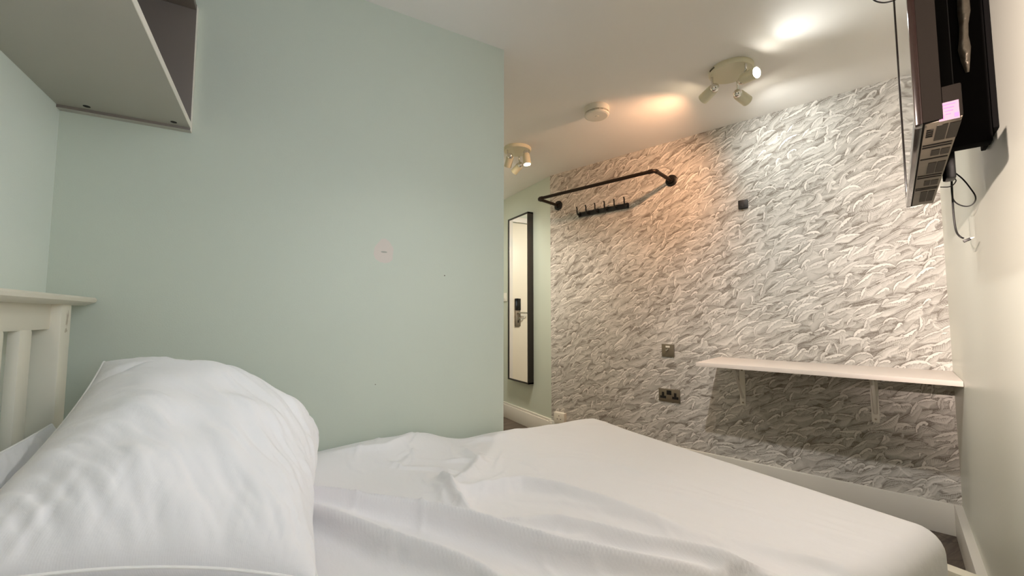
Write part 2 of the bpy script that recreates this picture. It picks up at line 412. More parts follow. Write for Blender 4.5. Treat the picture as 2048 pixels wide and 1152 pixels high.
def wallpaper():
    s0, s1 = WALL_K, 2.167; z0, z1 = FLOOR+.12, H; res = .0026
    I = paint_waves(s1-s0, z1-z0, res); ny, nx = I.shape
    xs = np.linspace(s1, s0, nx); zs = np.linspace(z0, z1, ny)        # left to right = falling K
    co = np.zeros((ny, nx, 3), np.float32); co[..., 0] = WALL_D; co[..., 1] = xs[None, :]; co[..., 2] = zs[:, None]
    idx = np.arange(ny*nx).reshape(ny, nx)
    q = np.stack([idx[:-1, :-1], idx[:-1, 1:], idx[1:, 1:], idx[1:, :-1]], -1).reshape(-1, 4)
    n0 = ny*nx
    # back of the wall slab
    T = .12
    back = np.array([[WALL_D+T, s1-.0, z0], [WALL_D+T, s0, z0], [WALL_D+T, s0, z1], [WALL_D+T, s1, z1]], np.float32)
    me = bpy.data.meshes.new('wall_papered')
    me.vertices.add(n0+4); me.vertices.foreach_set('co', np.concatenate([co.reshape(-1, 3), back]).ravel())
    q = np.concatenate([q, np.array([[n0+3, n0+2, n0+1, n0]])])
    me.loops.add(q.size); me.loops.foreach_set('vertex_index', q.ravel().astype(np.int32))
    me.polygons.add(len(q)); me.polygons.foreach_set('loop_start', np.arange(0, q.size, 4, dtype=np.int32))
    me.update(calc_edges=True)
    at = me.color_attributes.new('print_tone', 'FLOAT_COLOR', 'POINT')
    c = np.ones((n0+4, 4), np.float32); c[:n0, :3] = I.reshape(-1, 1); at.data.foreach_set('color', c.ravel())
    m = bpy.data.materials.new('wave_wallpaper'); m.use_nodes = True
    nt = m.node_tree; b = nt.nodes['Principled BSDF']; b.inputs['Roughness'].default_value = .7; b.inputs['Specular IOR Level'].default_value = .25
    a = nt.nodes.new('ShaderNodeAttribute'); a.attribute_name = 'print_tone'
    cr = nt.nodes.new('ShaderNodeValToRGB'); e = cr.color_ramp.elements
    e[0].position = .08; e[0].color = srgb(122, 115, 107); e[1].position = .95; e[1].color = srgb(232, 227, 221)
    k = cr.color_ramp.elements.new(.50); k.color = srgb(190, 186, 180)
    nt.links.new(a.outputs['Fac'], cr.inputs[0]); nt.links.new(cr.outputs[0], b.inputs['Base Color'])
    o = link('wall_papered', me, m); return in_bay(o)
struct(wallpaper())
struct(in_bay(MB().box((WALL_D+.0005, WALL_K, FLOOR), (WALL_D+.12, 2.167, FLOOR+.121)).build('wall_papered_base', M['mint'])))

# ---- skirting boards
BT = .185
struct(in_bay(MB().box((WALL_D-.018, WALL_K+.0, FLOOR), (WALL_D+.001, 2.185, BT), .003).build('baseboard_papered', M['trim'])))
struct(in_bay(MB().box((-.60, WALL_K-.001, FLOOR), (WALL_D-.018, WALL_K+.028, BT+.003), .004).build('baseboard_right', M['trim'])))
bl = MB().box((2.026, PE[1]-.02, FLOOR), (2.045, 3.95, BT-.012), .003).box((2.034, PE[1]-.0, BT-.012), (2.045, 3.95, BT+.008), .003)
struct(bl.build('baseboard_lobby', M['trim']))
struct(MB().box((.872, 1.60, FLOOR), (.89, 3.95, BT), .003).build('baseboard_partition', M['trim']))
struct(MB().box((1.81, 3.932, FLOOR), (2.026, 3.951, BT), .003).build('baseboard_end', M['trim']))

# ---- entrance door, seen only in the mirror
door = struct(MB().box((DX0+.003, 3.965, FLOOR+.006), (DX1-.003, 4.005, DZ-.003), .003).build('door_1', M['doorpaint']))
c = MB()
c.box((DX1, 3.934, FLOOR), (DX1+.055, 3.952, DZ+.055), .003); c.box((DX0-.055, 3.934, FLOOR), (DX0, 3.952, DZ+.055), .003)
c.box((DX0, 3.934, DZ), (DX1, 3.952, DZ+.055), .003)
struct(c.build('trim_1', M['trim']))
lk = MB().box((1.642, 3.945, .945), (1.707, 3.966, 1.12), .004).build('lock_plate', M['steel'], door)
MB().box((1.642, 3.940, 1.12), (1.707, 3.966, 1.25), .004).build('card_reader', M['glassblack'], door)
MB().tube(rounded([(1.677, 3.95, 1.095), (1.677, 3.905, 1.095), (1.552, 3.905, 1.092)], .012), .009).build('door_handle', M['chrome'], door)
MB().tube(spline([(1.674, 3.945, 1.035), (1.652, 3.925, 1.035), (1.617, 3.922, 1.038), (1.602, 3.925, 1.052)]), .007).build('privacy_turn', M['silver'], lk)
MB().box((1.666, 3.942, .985), (1.680, 3.946, 1.012), .001).build('keyhole', M['hole'], lk)
MB().box((DX1-.004, 3.958, .92), (DX1+.004, 3.967, 1.19), .001).build('strike_plate', M['steel'], door)

# ------------------------------------------------------------ lights on the ceiling
def spot_light(name, loc, d, power, col, size=2.3, blend=1., rad=.02):
    l = bpy.data.lights.new(name, 'SPOT'); l.energy = power*LAMP_POWER; l.color = col; l.spot_size = size; l.spot_blend = blend; l.shadow_soft_size = rad
    o = bpy.data.objects.new(name, l); COL.objects.link(o); o.location = loc
    o.rotation_euler = Vector(d).to_track_quat('-Z', 'Y').to_euler(); return o
def ceiling_light(label, cx, cy, heads, vent=None):
    t = thing('ceiling_spotlight', label, 'ceiling light', (cx, cy, H), 0, 'three headed ceiling spotlights')
    MB().lathe([(0, .100), (.004, .102), (.017, .100), (.023, .096), (.0235, .0)], (0, 0, 0), (0, 0, -1), 64).build('ceiling_plate', M['cream'], t)
    if vent:
        v = MB()
        for k in range(7):
            a = vent+(k-3)*.055; v.box((-.0018, -.0015, -.004), (.0018, .0015, .004), mtx=Matrix.Rotation(a, 4, 'Z') @ Matrix.Translation((.1005, 0, -.010)) @ Matrix.Rotation(.3, 4, 'X'))
        v.build('plate_slot', M['hole'], t)
    for (px, py), ball, d, lit, power, col, back, *sz in heads:
        ball = Vector(ball)-Vector((cx, cy, H)); d = Vector(d).normalized(); p = Vector((px-cx, py-cy, -.022))
        st = MB().tube([p, (p.x, p.y, -.05), ball+Vector((0, 0, .012))], [.0058, .0052, .0052], 12)
        stem = st.build('stem', M['chrome'], t)
        h = MB()
        h.lathe([(-.014, .014), (-.006, .0235), (.006, .0262), (.070, .0275), (.072, .0272), (.072, .0245), (.060, .024), (.058, 0.)], ball+d*.002, d, 32)
        head = h.build('spot_head', M['cream'], t)
        j = MB().sphere(ball-d*.004+back*.016, .0215, 20); j.build('swivel_ball', M['chrome'], head)
        MB().lathe([(.061, .0236), (.067, .0225), (.0715, .015), (.0735, .0)], ball+d*.002, d, 28).build('bulb', M[lit], head)
        tip = ball+d*.090+Vector((cx, cy, H))
        if power: spot_light('bulb_light', tip, d+Vector((0, 0, -.2)), power, col, sz[0] if sz else 2.3)
ORANGE = (1, .52, .28); COOL = (.98, 1, .96); PEACH = (1, .95, .90); WARM = (1, .9, .76)
cam_v = lambda x, y: (Vector((-x, -y, -.9))).normalized()
ceiling_light('cream round ceiling light with three heads in front of the wave wallpaper', 1.925, 1.20, [
    ((1.875, 1.268), (1.879, 1.262, 2.197), (.12, 1, -.30), 'bulbw', 7.5, ORANGE, cam_v(1.9, 1.2)),
    ((2.017, 1.224), (2.034, 1.234, 2.197), (1, -.08, -.30), 'bulb', 2.3, COOL, cam_v(1.9, 1.2)),
    ((1.908, 1.115), (1.926, 1.140, 2.199), (-.17, -1, -.14), 'bulb', 1.5, COOL, Vector((0, 0, -.3)))], vent=2.75)
ceiling_light('cream round ceiling light with three heads, half hidden by the mint partition', 1.495, 2.57, [
    ((1.418, 2.58), (1.421, 2.548, 2.197), (.10, .75, -.95), 'bulbw', 6., WARM, cam_v(1.5, 2.5)),
    ((1.553, 2.645), (1.569, 2.659, 2.197), (-.25, .9, -.55), 'bulb', 7., COOL, cam_v(1.5, 2.6)),
    ((1.554, 2.503), (1.502, 2.46, 2.197), (.05, -.12, -1), 'bulb', 6., WARM, Vector((0, 0, .6)))])

ceiling_light('cream round ceiling light with three heads above the bed', .80, .86, [
    ((.885, .870), (.890, .875, 2.197), (1, .16, -.66), 'bulbw', 15., PEACH, Vector((0, 0, 0)), 1.25),
    ((.75, .935), (.745, .94, 2.197), (-.25, .0, -1), 'bulb', 3.2, COOL, Vector((0, 0, 0)), 1.9),
    ((.77, .78), (.77, .775, 2.197), (.55, -.95, -.9), 'bulbw', 5.5, PEACH, Vector((0, 0, 0)), 1.9)])

# smoke alarm
t = thing('smoke_alarm', 'round white smoke alarm on the ceiling between the two lights', 'smoke alarm', (1.603, 1.825, H))
MB().lathe([(0, .070), (.003, .072), (.034, .072), (.0342, .064), (.043, .064), (.0432, .0712), (.050, .070), (.0535, .064), (.0538, .058), (.0525, .0)], (0, 0, 0), (0, 0, -1), 64).build('alarm_body', M['white'], t)
g = MB()
for k in range(18): g.box((.0625, -.0009, -.0435), (.0715, .0009, -.0335), mtx=Matrix.Rotation(k*math.pi/9, 4, 'Z'))
g.build('vent_rib', M['white'], t)
MB().lathe([(.0380, .0712), (.0392, .0712), (.0392, .0)], (0, 0, 0), (0, 0, -1), 48).build('vent_ring', M['white'], t)
MB().lathe([(.0525, .011), (.0545, .010), (.055, 0)], (-.0, -.0, 0), (0, 0, -1), 20).build('test_button', M['white'], t)
MB().box((-.033, -.014, -.0535), (.008, -.010, -.0522), .0004).build('raised_mark', M['white'], t)

# ------------------------------------------------------------ overhead cabinet
t = thing('wall_cabinet', 'grey open-fronted box shelf high on the wall above the bed head', 'cabinet', (-.554, 1.618, 1.643))
CL = 1.02; CH = .405; CDp = .299; TK = .018
MB().box((0, -CL, 0), (CDp-.001, -.0, TK), .0008).build('bottom_panel', M['laminate'], t)
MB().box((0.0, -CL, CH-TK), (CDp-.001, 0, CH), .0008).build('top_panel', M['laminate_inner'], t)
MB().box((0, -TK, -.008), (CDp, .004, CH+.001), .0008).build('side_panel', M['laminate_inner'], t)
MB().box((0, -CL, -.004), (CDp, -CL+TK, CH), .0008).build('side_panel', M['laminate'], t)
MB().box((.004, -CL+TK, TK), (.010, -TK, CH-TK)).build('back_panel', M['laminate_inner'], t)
MB().box((CDp-.001, -CL+TK, -.0002), (CDp+.0006, -TK, TK+.0002)).build('edge_band', M['laminate_edge'], t)
MB().box((CDp, -TK, -.008), (CDp+.0009, .004, CH+.001)).build('edge_band', M['laminate_edge'], t)
MB().box((.001, -TK, -.0088), (CDp, .004, -.0079)).build('edge_band', M['laminate'], t)
for hx in (.069, .262): MB().cyl((hx, -.042, -.0006), (hx, -.042, .004), .008, n=20).build('screw_hole', M['hole'], t)

# ------------------------------------------------------------ the bed
t = thing('bed_frame', 'cream-white slatted wooden bed frame against the left wall', 'bed', (-.50, .98, FLOOR))
def bp(a, b, name, m='bedpaint', bev=.004, par=t):
    o = Vector((-.50, .98, FLOOR)); return MB().box(tuple(Vector(a)-o), tuple(Vector(b)-o), bev).build(name, M[m], par)
tr_ = MB(); o0 = Vector((-.50, .98, FLOOR))
# moulded cap of the headboard: wider top lip over a cove
prof = [(-.545, 1.083), (-.462, 1.083), (-.448, 1.093), (-.446, 1.101), (-.450, 1.106), (-.545, 1.106)]
def extr(y0, y1, inset):
    A = [tr_.bm.verts.new(Vector((x, y0+(inset if z < 1.085 else 0), z))-o0) for x, z in prof]; B = [tr_.bm.verts.new(Vector((x, y1-(inset if z < 1.085 else 0), z))-o0) for x, z in prof]
    tr_.bm.faces.new(A); tr_.bm.faces.new(B[::-1])
    for i in range(len(prof)): j = (i+1) % len(prof); tr_.bm.faces.new((A[i], A[j], B[j], B[i]))
extr(.345, 1.612, .03)
tr_.build('top_cap', M['bedpaint'], t)
bp((-.512, .38, 1.021), (-.488, 1.490, 1.084), 'top_rail')
bp((-.520, 1.462, FLOOR), (-.468, 1.520, 1.084), 'headboard_post'); bp((-.520, .425, FLOOR), (-.468, .365+.02, 1.084), 'headboard_post')
ch = MB()
for (y, z, w, h) in ((1.494, 1.045, .010, .034), (1.492, 1.018, .013, .012), (1.499, 1.058, .006, .02)):
    poly = [(y+w*.5*math.cos(a)*(1+.35*math.sin(3*a+y*90)), z+h*.5*math.sin(a)*(1+.3*math.cos(4*a+z*70))) for a in [k*2*math.pi/18 for k in range(18)]]
    f = [ch.bm.verts.new(Vector((-.4677, p, q))-o0) for p, q in poly]; ch.bm.faces.new(f)
ch.build('paint_chip', M['chip'], t)
for k in range(8):
    y = 1.352-k*.114
    if y > .45: bp((-.508, y-.027, .50), (-.486, y+.027, 1.024), 'slat', bev=.007)
bp((-.512, .38, .42), (-.488, 1.490, .52), 'lower_rail')
bp((-.48, .335, .30), (1.39, .357, .44), 'side_rail'); bp((-.48, 1.578, .30), (1.39, 1.600, .44), 'side_rail')
bp((1.385, .33, .30), (1.425, 1.60, .463), 'foot_rail', bev=.010)
for (x, y) in ((1.38, .335), (1.38, 1.55)): bp((x, y, FLOOR), (x+.045, y+.045, .32), 'leg')

# fitted sheet over the mattress, heights in metres
FOLDS = [  # polyline in plan, crest height, width of the steep side, width of the shallow side
    ([(-.05, 1.32), (.101, 1.186), (.204, 1.053), (.3, .961), (.38, .854), (.425, .782), (.491, .694), (.615, .573), (.72, .50)], .019, .013, .05),
    ([(-.02, 1.24), (.095, 1.086), (.153, .966), (.203, .87), (.276, .776), (.327, .703), (.38, .60)], .017, .014, .05),
    ([(.43, 1.075), (.447, 1.062), (.542, 1.048), (.619, 1.039), (.679, .958), (.729, .843), (.768, .716), (.81, .62)], .011, .018, .05),
    ([(.508, .853), (.567, .801), (.616, .713), (.664, .617), (.728, .543), (.773, .448), (.80, .38)], .012, .013, .045),
    ([(.862, .587), (.902, .478), (.979, .37), (1.005, .343)], .012, .015, .04),
    ([(.433, 1.20), (.428, 1.15), (.423, 1.088), (.412, .999), (.412, .926)], .013, .010, .018),
    ([(.405, 1.19), (.40, 1.089), (.378, 1.018)], .010, .009, .014),
    ([(.174, 1.495), (.335, 1.462), (.41, 1.50), (.46, 1.56)], .010, .010, .022),
    ([(.603, 1.419), (.596, 1.275), (.524, 1.192), (.458, 1.152)], .015, .016, .026),
    ([(.50, 1.33), (.56, 1.31), (.60, 1.25)], .009, .010, .016),
    ([(.436, .922), (.436, .875), (.431, .825)], .010, .011, .016),
    ([(.462, .776), (.528, .746), (.595, .716)], .007, .010, .02),
    ([(.70, 1.25), (.85, 1.18), (.98, 1.02), (1.08, .80)], .005, .02, .05),
    ([(.30, 1.40), (.36, 1.33), (.45, 1.28), (.50, 1.22)], .007, .010, .02),
    ([(.55, .98), (.66, .90), (.74, .76), (.80, .62)], .005, .012, .03),
    ([(.62, 1.52), (.74, 1.47), (.86, 1.50)], .010, .014, .03),
    ([(.88, .92), (.97, .76), (1.03, .58), (1.06, .44)], .004, .014, .04)]
BX0, BX1, BY0, BY1, BZ = -.46, 1.362, .366, 1.603, .570
def sheet_z(X, Y):
    Z = np.full(X.shape, BZ)
    g = lambda cx, cy, sx, sy, a: a*np.exp(-((X-cx)/sx)**2-((Y-cy)/sy)**2)
    Z = Z+g(.36, 1.52, .20, .11, .048)+g(.10, 1.50, .16, .12, .022)+g(.50, 1.56, .07, .06, .018)-g(.66, 1.56, .06, .08, .006)+g(.95, 1.56, .2, .1, .004)
    Z = Z+g(.1, 1.0, .5, .5, .012)+g(.80, 1.50, .12, .08, .008)+g(1.24, 1.50, .10, .10, .008)+g(.90, 1.59, .03, .05, .006)+g(1.06, 1.59, .03, .05, .004)
    for pts, h, ws, wl in FOLDS:
        P = np.array(pts); best = np.full(X.shape, 9.); S = np.zeros(X.shape); T = np.zeros(X.shape)
        seg = len(P)-1
        for i in range(seg):
            v = P[i+1]-P[i]; l2 = v@v; q = ((X-P[i, 0])*v[0]+(Y-P[i, 1])*v[1])/l2; qc = np.clip(q, 0, 1)
            dx = X-P[i, 0]-qc*v[0]; dy = Y-P[i, 1]-qc*v[1]; d = np.hypot(dx, dy); k = d < best
            S = np.where(k, np.sign(v[0]*dy-v[1]*dx), S); T = np.where(k, (i+qc)/seg, T); best = np.where(k, d, best)
        # steep flank on the camera's side (right of the direction of travel towards the foot)
        w = np.where(S < 0, ws, wl)
        Z = Z+(3.0 if seg > 3 and h > .0109 else 1.3)*h*np.exp(-(best/w)**1.5)*np.clip(np.sin(np.clip(T, .02, .98)*math.pi), 0, 1)**.35
    rng = np.random.default_rng(3)
    for _ in range(46):   # small creases around the rucked middle
        cx, cy = rng.normal(.42, .17), rng.normal(1.18, .20); a = rng.normal(1.15, .5); L = rng.uniform(.03, .08); w = rng.uniform(.005, .010)
        u = (X-cx)*math.cos(a)+(Y-cy)*math.sin(a); v = -(X-cx)*math.sin(a)+(Y-cy)*math.cos(a)+.8*u*u/L*rng.uniform(-.4, .4)
        Z = Z+rng.uniform(.0025, .006)*np.exp(-(u/L)**2-(v/w)**2)
    for _ in range(40):   # faint long drag lines towards the foot
        cx, cy = rng.uniform(.3, 1.25), rng.uniform(.45, 1.5); a = rng.normal(-1.05+.9*(cy-.9), .22); L = rng.uniform(.08, .22); w = rng.uniform(.007, .014)
        u = (X-cx)*math.cos(a)+(Y-cy)*math.sin(a); v = -(X-cx)*math.sin(a)+(Y-cy)*math.cos(a)
        Z = Z+rng.uniform(.0010, .0030)*np.exp(-(u/L)**2-(v/w)**2)
    return Z
def bed_sheet():
    r = .052; drop = .20
    def axis(lo, hi, n, m):
        mid = np.linspace(lo+r, hi-r, n); arc = r*math.pi/2; ex = np.linspace(0, arc+drop, m)[1:]
        return np.concatenate([lo+r-ex[::-1], mid, hi-r+ex])
    xs = axis(BX0, BX1, 300, 26); ys = axis(BY0, BY1, 215, 26)
    U, V = np.meshgrid(xs, ys)
    ox = np.where(U < BX0+r, U-(BX0+r), np.where(U > BX1-r, U-(BX1-r), 0)); oy = np.where(V < BY0+r, V-(BY0+r), np.where(V > BY1-r, V-(BY1-r), 0))
    bx = U-ox; by = V-oy; d = np.hypot(ox, oy)+1e-9
    # in the corners use the larger excursion so the skirt keeps a level hem
    s = np.maximum(np.abs(ox), np.abs(oy)); s = np.where((ox != 0) & (oy != 0), s, d)
    th = np.clip(s/r, 0, math.pi/2)
    out = r*np.sin(th); down = r*(1-np.cos(th))+np.clip(s-r*math.pi/2, 0, None)
    X = bx+out*ox/d; Y = by+out*oy/d
    top = sheet_z(bx, by); Z = top-down
    wav = .004*np.sin(U*31+np.sin(V*17))*np.sin(V*23+1)
    k = np.clip((s-r)/.1, 0, 1); X = X+k*wav*np.sign(ox)*(ox != 0); Y = Y+k*wav*np.sign(oy)*(oy != 0)*.5
    Y = np.minimum(Y, 1.619)
    Z = np.maximum(Z, .36)
    ny, nx = X.shape; co = np.stack([X, Y, Z], -1).astype(np.float32)
    idx = np.arange(ny*nx).reshape(ny, nx)
    q = np.stack([idx[:-1, :-1], idx[:-1, 1:], idx[1:, 1:], idx[1:, :-1]], -1).reshape(-1, 4)
    me = bpy.data.meshes.new('fitted_sheet'); me.vertices.add(ny*nx); me.vertices.foreach_set('co', co.ravel())
    me.loops.add(q.size); me.loops.foreach_set('vertex_index', q.ravel().astype(np.int32))
    me.polygons.add(len(q)); me.polygons.foreach_set('loop_start', np.arange(0, q.size, 4, dtype=np.int32))
    me.polygons.foreach_set('use_smooth', np.ones(len(q), bool)); me.update(calc_edges=True)
    return link('fitted_sheet', me, M['sheet'])
tag(bed_sheet(), 'rumpled white fitted sheet stretched over the mattress', 'bed sheet')
tag(MB().box((-.44, .385, .40), (1.34, 1.585, .52), .02).build('mattress', M['piping']), 'white mattress under the fitted sheet on the bed', 'mattress')

# ------------------------------------------------------------ pillow
def pillow(label, PIL):
    t = thing('pillow', label, 'pillow', (-.12, 1.05, .62), 0, 'pillows at the head of the bed')
    n, m = 170, 130
    Bn, Bf, Tn, Tf = (Vector(PIL[k]) for k in ('Bn', 'Bf', 'Tn', 'Tf'))
    uax = ((Bf+Tf)-(Bn+Tn)).normalized()
    def pos(u, v, side):
        eu = 1-abs(u)**PIL['pu']; ev = 1-abs(v)**PIL['pv']
        th = max(eu, 0)**.5*max(ev, 0)**.5
        f = (u*(1-.05*(1-v*v))+1)/2
        lo = Bn.lerp(Bf, f); hi = Tn.lerp(Tf, f); vax = hi-lo
        cen = (lo+hi)/2; nax = uax.cross(vax).normalized()
        if nax.z < 0: nax = -nax
        y = v*(1-.07*(1-u*u))/2
        # ears at the corners
        T = PIL['T'] if side > 0 else PIL['Tb']
        h = T*th
        # sag: filling settles towards the lower front edge, and towards the far end
        h *= 1+PIL['sagv']*(-v)+PIL['sagu']*u
        nz = 0
        if side > 0 and th > 0:
            q = Vector((u*3.0, v*2.2, 1.7))
            nz += .010*mnoise.noise(q)
            c, s = math.cos(.95), math.sin(.95)
            al = u*c+v*s; ac = -u*s+v*c
            nz += .0075*mnoise.noise(Vector((al*1.6, ac*9.0, 4.2)))+.0035*mnoise.noise(Vector((al*3.6, ac*24.0, 9.1)))
            # gathers that run in from the seams
            nz += .004*mnoise.noise(Vector((u*22, v*2.0, 3)))*max(0, abs(v)-.55)/.45
            nz += .004*mnoise.noise(Vector((u*2.0, v*20, 8)))*max(0, abs(u)-.6)/.4
            # the crease that folds the far upper corner over
            dcr = (u-.60-.10*(1-v))
            nz *= PIL['wr']
            if PIL['T'] > .1: nz -= .034*math.exp(-(dcr/.055)**2)*min(1, max(0, (v+.1)/.7))
            nz *= min(1, th*2.2)
        p = cen+vax*y+nax*((h if side > 0 else -h)+nz)
        bend = PIL['bend']*(v*v); p = p+nax*(-bend)
        p.z = max(p.z, .612)
        return p
    us = [math.sin(-math.pi/2+math.pi*i/n) for i in range(n+1)]; vs = [math.sin(-math.pi/2+math.pi*j/m) for j in range(m+1)]
    bm = bmesh.new(); G = {}
    for side in (1, -1):
        for i in range(n+1):
            for j in range(m+1):
                e = i in (0, n) or j in (0, m)
                if e and side < 0: G[(side, i, j)] = G[(1, i, j)]; continue
                p = pos(us[i], vs[j], side)
                if side < 0:
                    pass
                G[(side, i, j)] = bm.verts.new(p-Vector((-.12, 1.05, .62)))
    for side in (1, -1):
        for i in range(n):
            for j in range(m):
                q = [G[(side, i, j)], G[(side, i+1, j)], G[(side, i+1, j+1)], G[(side, i, j+1)]]
                if side < 0: q = q[::-1]
                f = bm.faces.new(q); f.smooth = True
    bmesh.ops.recalc_face_normals(bm, faces=bm.faces)
    me = bpy.data.meshes.new('pillow_cover'); bm.to_mesh(me); bm.free(); link('pillow_cover', me, M['pillow'], t)
    loop = [(u, -1) for u in us]+[(1, v) for v in vs[1:]]+[(u, 1) for u in us[::-1][1:]]+[(-1, v) for v in vs[::-1][1:]]
    pts = [pos(u, v, 1)-Vector((-.12, 1.05, .62)) for u, v in loop]
    MB().tube(pts, .0026, 8, cap=False).build('piping', M['piping'], t)
pillow('plump white pillow in front, its piped edge towards the viewer', dict(Bn=(.08, .80, .625), Bf=(.12, 1.44, .625), Tn=(-.36, .765, .755), Tf=(-.365, 1.43, .955), T=.160, Tb=.11, pu=2.6, pv=2.4, sagv=.08, sagu=.22, bend=.02, wr=1.6))
pillow('flatter white pillow tucked behind the plump one, against the slats', dict(Bn=(-.33, .84, .615), Bf=(-.33, 1.40, .615), Tn=(-.452, .84, .80), Tf=(-.452, 1.40, .80), T=.022, Tb=.02, pu=2.6, pv=2.4, sagv=.0, sagu=.0, bend=.0, wr=.5))

# ------------------------------------------------------------ lobby wall: mirror and switch
t = thing('wall_mirror', 'tall narrow mirror in a deep black frame on the mint lobby wall', 'mirror', (2.043, 3.411, .445))
my0, my1, mz = -.189, .189, 1.573
f = MB()
f.box((-.060, my0, 0), (0, my0+.010, mz), .001); f.box((-.060, my1-.016, 0), (0, my1, mz), .001)
f.box((-.060, my0, 0), (0, my1, .014), .001); f.box((-.060, my0, mz-.014), (0, my1, mz), .001)
f.build('mirror_frame', M['frame'], t)
MB().box((-.0545, my0+.008, .012), (-.008, my1-.014, mz-.012)).build('mirror_glass', M['mirror'], t)
t = thing('light_switch', 'white light switch on the lobby wall left of the mirror', 'switch', (2.043, 3.768, 1.25))
MB().box((-.010, -.043, -.043), (0, .043, .043), .003).build('switch_plate', M['white'], t)
MB().box((-.014, -.012, -.018), (-.009, .012, .018), .002).build('rocker', M['white'], t)

# ------------------------------------------------------------ on the papered wall (local x = D, y = K)
def bay_thing(name, label, cat, D, K, z, group=None): return thing(name, label, cat, W(D, K, z), ROT_BAY, group)
t = bay_thing('clothes_rail', 'dark iron pipe clothes rail on two round wall flanges', 'clothes rail', WALL_D, 1.106, 2.0)
kL = .972
MB().tube(rounded([(0, 0, 0), (-.275, 0, 0), (-.275, kL, 0), (0, kL, 0)], .022), .0125, 18).build('pipe', M['iron'], t)
for k, s in ((0, 0), (kL, 0)):
    fl = MB().lathe([(0, .041), (.005, .041), (.008, .037), (.009, .022), (.022, .019), (.030, .017), (.030, 0)], (0, k, 0), (-1, 0, 0), 36); fo = fl.build('wall_flange', M['flange'], t)
    for a in range(4):
        an = a*math.pi/2+.6; MB().lathe([(0, .004), (.0035, .0035), (.004, 0)], (-.007, k+.029*math.cos(an), .029*math.sin(an)), (-1, 0, 0), 10).build('screw', M['black'], fo)
for k in (0, kL):
    for s in (0, 1):
        a, b = (((-.238, k, 0), (-.262, k, 0)) if s == 0 else ((-.275, k+(.016 if k == 0 else -.016), 0), (-.275, k+(.042 if k == 0 else -.042), 0)))
        MB().cyl(a, b, .0152, n=20).build('elbow_collar', M['iron'], t)

t = bay_thing('coat_rack', 'black wall rack with six upturned coat hooks below the pipe rail', 'coat rack', WALL_D, 1.65, 1.882)
MB().box((-.012, -.222, -.019), (0, .222, .019), .002).build('back_bar', M['black'], t)
for i in range(6):
    y = .208-i*.416/5
    MB().tube(spline([(-.010, y, .010), (-.022, y, -.004), (-.040, y, -.002), (-.050, y, .018), (-.050, y, .040), (-.058, y, .058)]), [.0056]*41, 10).build('hook', M['black'], t)
    MB().box((-.015, y-.010, -.0205), (-.0115, y+.010, .0205), .001).build('hook_mount', M['black'], t)

t = bay_thing('aerial_socket', 'small square black outlet high on the wave wallpaper', 'wall outlet', WALL_D, .662, 1.749)
MB().box((-.016, -.027, -.027), (0, .027, .027), .004).build('outlet_body', M['blackplastic'], t)
MB().cyl((-.0165, 0, -.006), (-.019, 0, -.006), .0085, n=20).build('connector', M['black'], t)
MB().box((-.001, -.002, -.040), (.0005, .012, -.027), .0003).build('wall_scuff', M['steel'], t)

t = bay_thing('toggle_switch', 'square steel switch plate with one round dolly above the double socket', 'switch', WALL_D, 1.160, .820)
MB().box((-.007, -.043, -.043), (0, .043, .043), .0012).build('switch_plate', M['steel'], t)
MB().lathe([(0, .010), (.004, .009), (.004, .0045), (.018, .006), (.020, .004), (.020, 0)], (-.007, .004, .004), (-1, 0, -.25), 20).build('toggle', M['chrome'], t)
MB().box((-.0085, -.014, .020), (-.0068, .014, .032), .0006).build('indicator', M['white'], t)

t = bay_thing('double_socket', 'steel double power socket with black inserts under the switch plate', 'power socket', WALL_D, 1.158, .516)
MB().box((-.009, -.073, -.043), (0, .073, .043), .0015).build('socket_plate', M['steel'], t)
for s in (.042, -.042):
    MB().box((-.0105, s-.008, -.006), (-.0085, s+.008, .020), .0008).box((-.0105, s-.021, -.022), (-.0085, s+.021, -.005), .0008).build('socket_insert', M['blackplastic'], t)
MB().box((-.0115, -.016, .004), (-.0085, .016, .034), .001).build('rocker', M['blackplastic'], t)

t = bay_thing('white_socket', 'white surface-mounted power socket low at the wallpaper corner', 'power socket', WALL_D, 2.066, .222)
MB().box((-.034, -.052, -.043), (0, .052, .043), .003).build('socket_box', M['white'], t)
for y, z in ((0, .018), (.017, -.008), (-.017, -.008)): MB().box((-.0345, y-.004, z-.003), (-.0335, y+.004, z+.003)).build('pin_slot', M['hole'], t)

t = bay_thing('wall_desk', 'white fixed wall desk shelf spanning to the right wall', 'shelf', WALL_D, .32, .775)
MB().box((-.42, WALL_K-.32+.001, 0), (-.001, .835-.32, .022), .002).build('desk_top', M['shelf'], t)
for k in (.705-.32, .095-.32):
    b = MB()
    b.box((-.004, k-.016, -.262), (0, k+.016, -.002), .001); b.box((-.30, k-.016, -.006), (0, k+.016, -.002), .001)
    b.tube([(-.005, k, -.215), (-.20, k, -.006)], .0085, 10)
    br = b.build('bracket', M['trim'], t)
    for z in (-.245, -.05): MB().lathe([(0, .005), (.002, .0045), (.003, 0)], (-.004, k, z), (-1, 0, 0), 12).build('screw', M['steel'], br)

# ------------------------------------------------------------ television on the right wall
t = bay_thing('television', 'flat television seen edge-on, fixed high on the right wall', 'television', .98, -.045, 1.38)
TW, TH = .74, .70
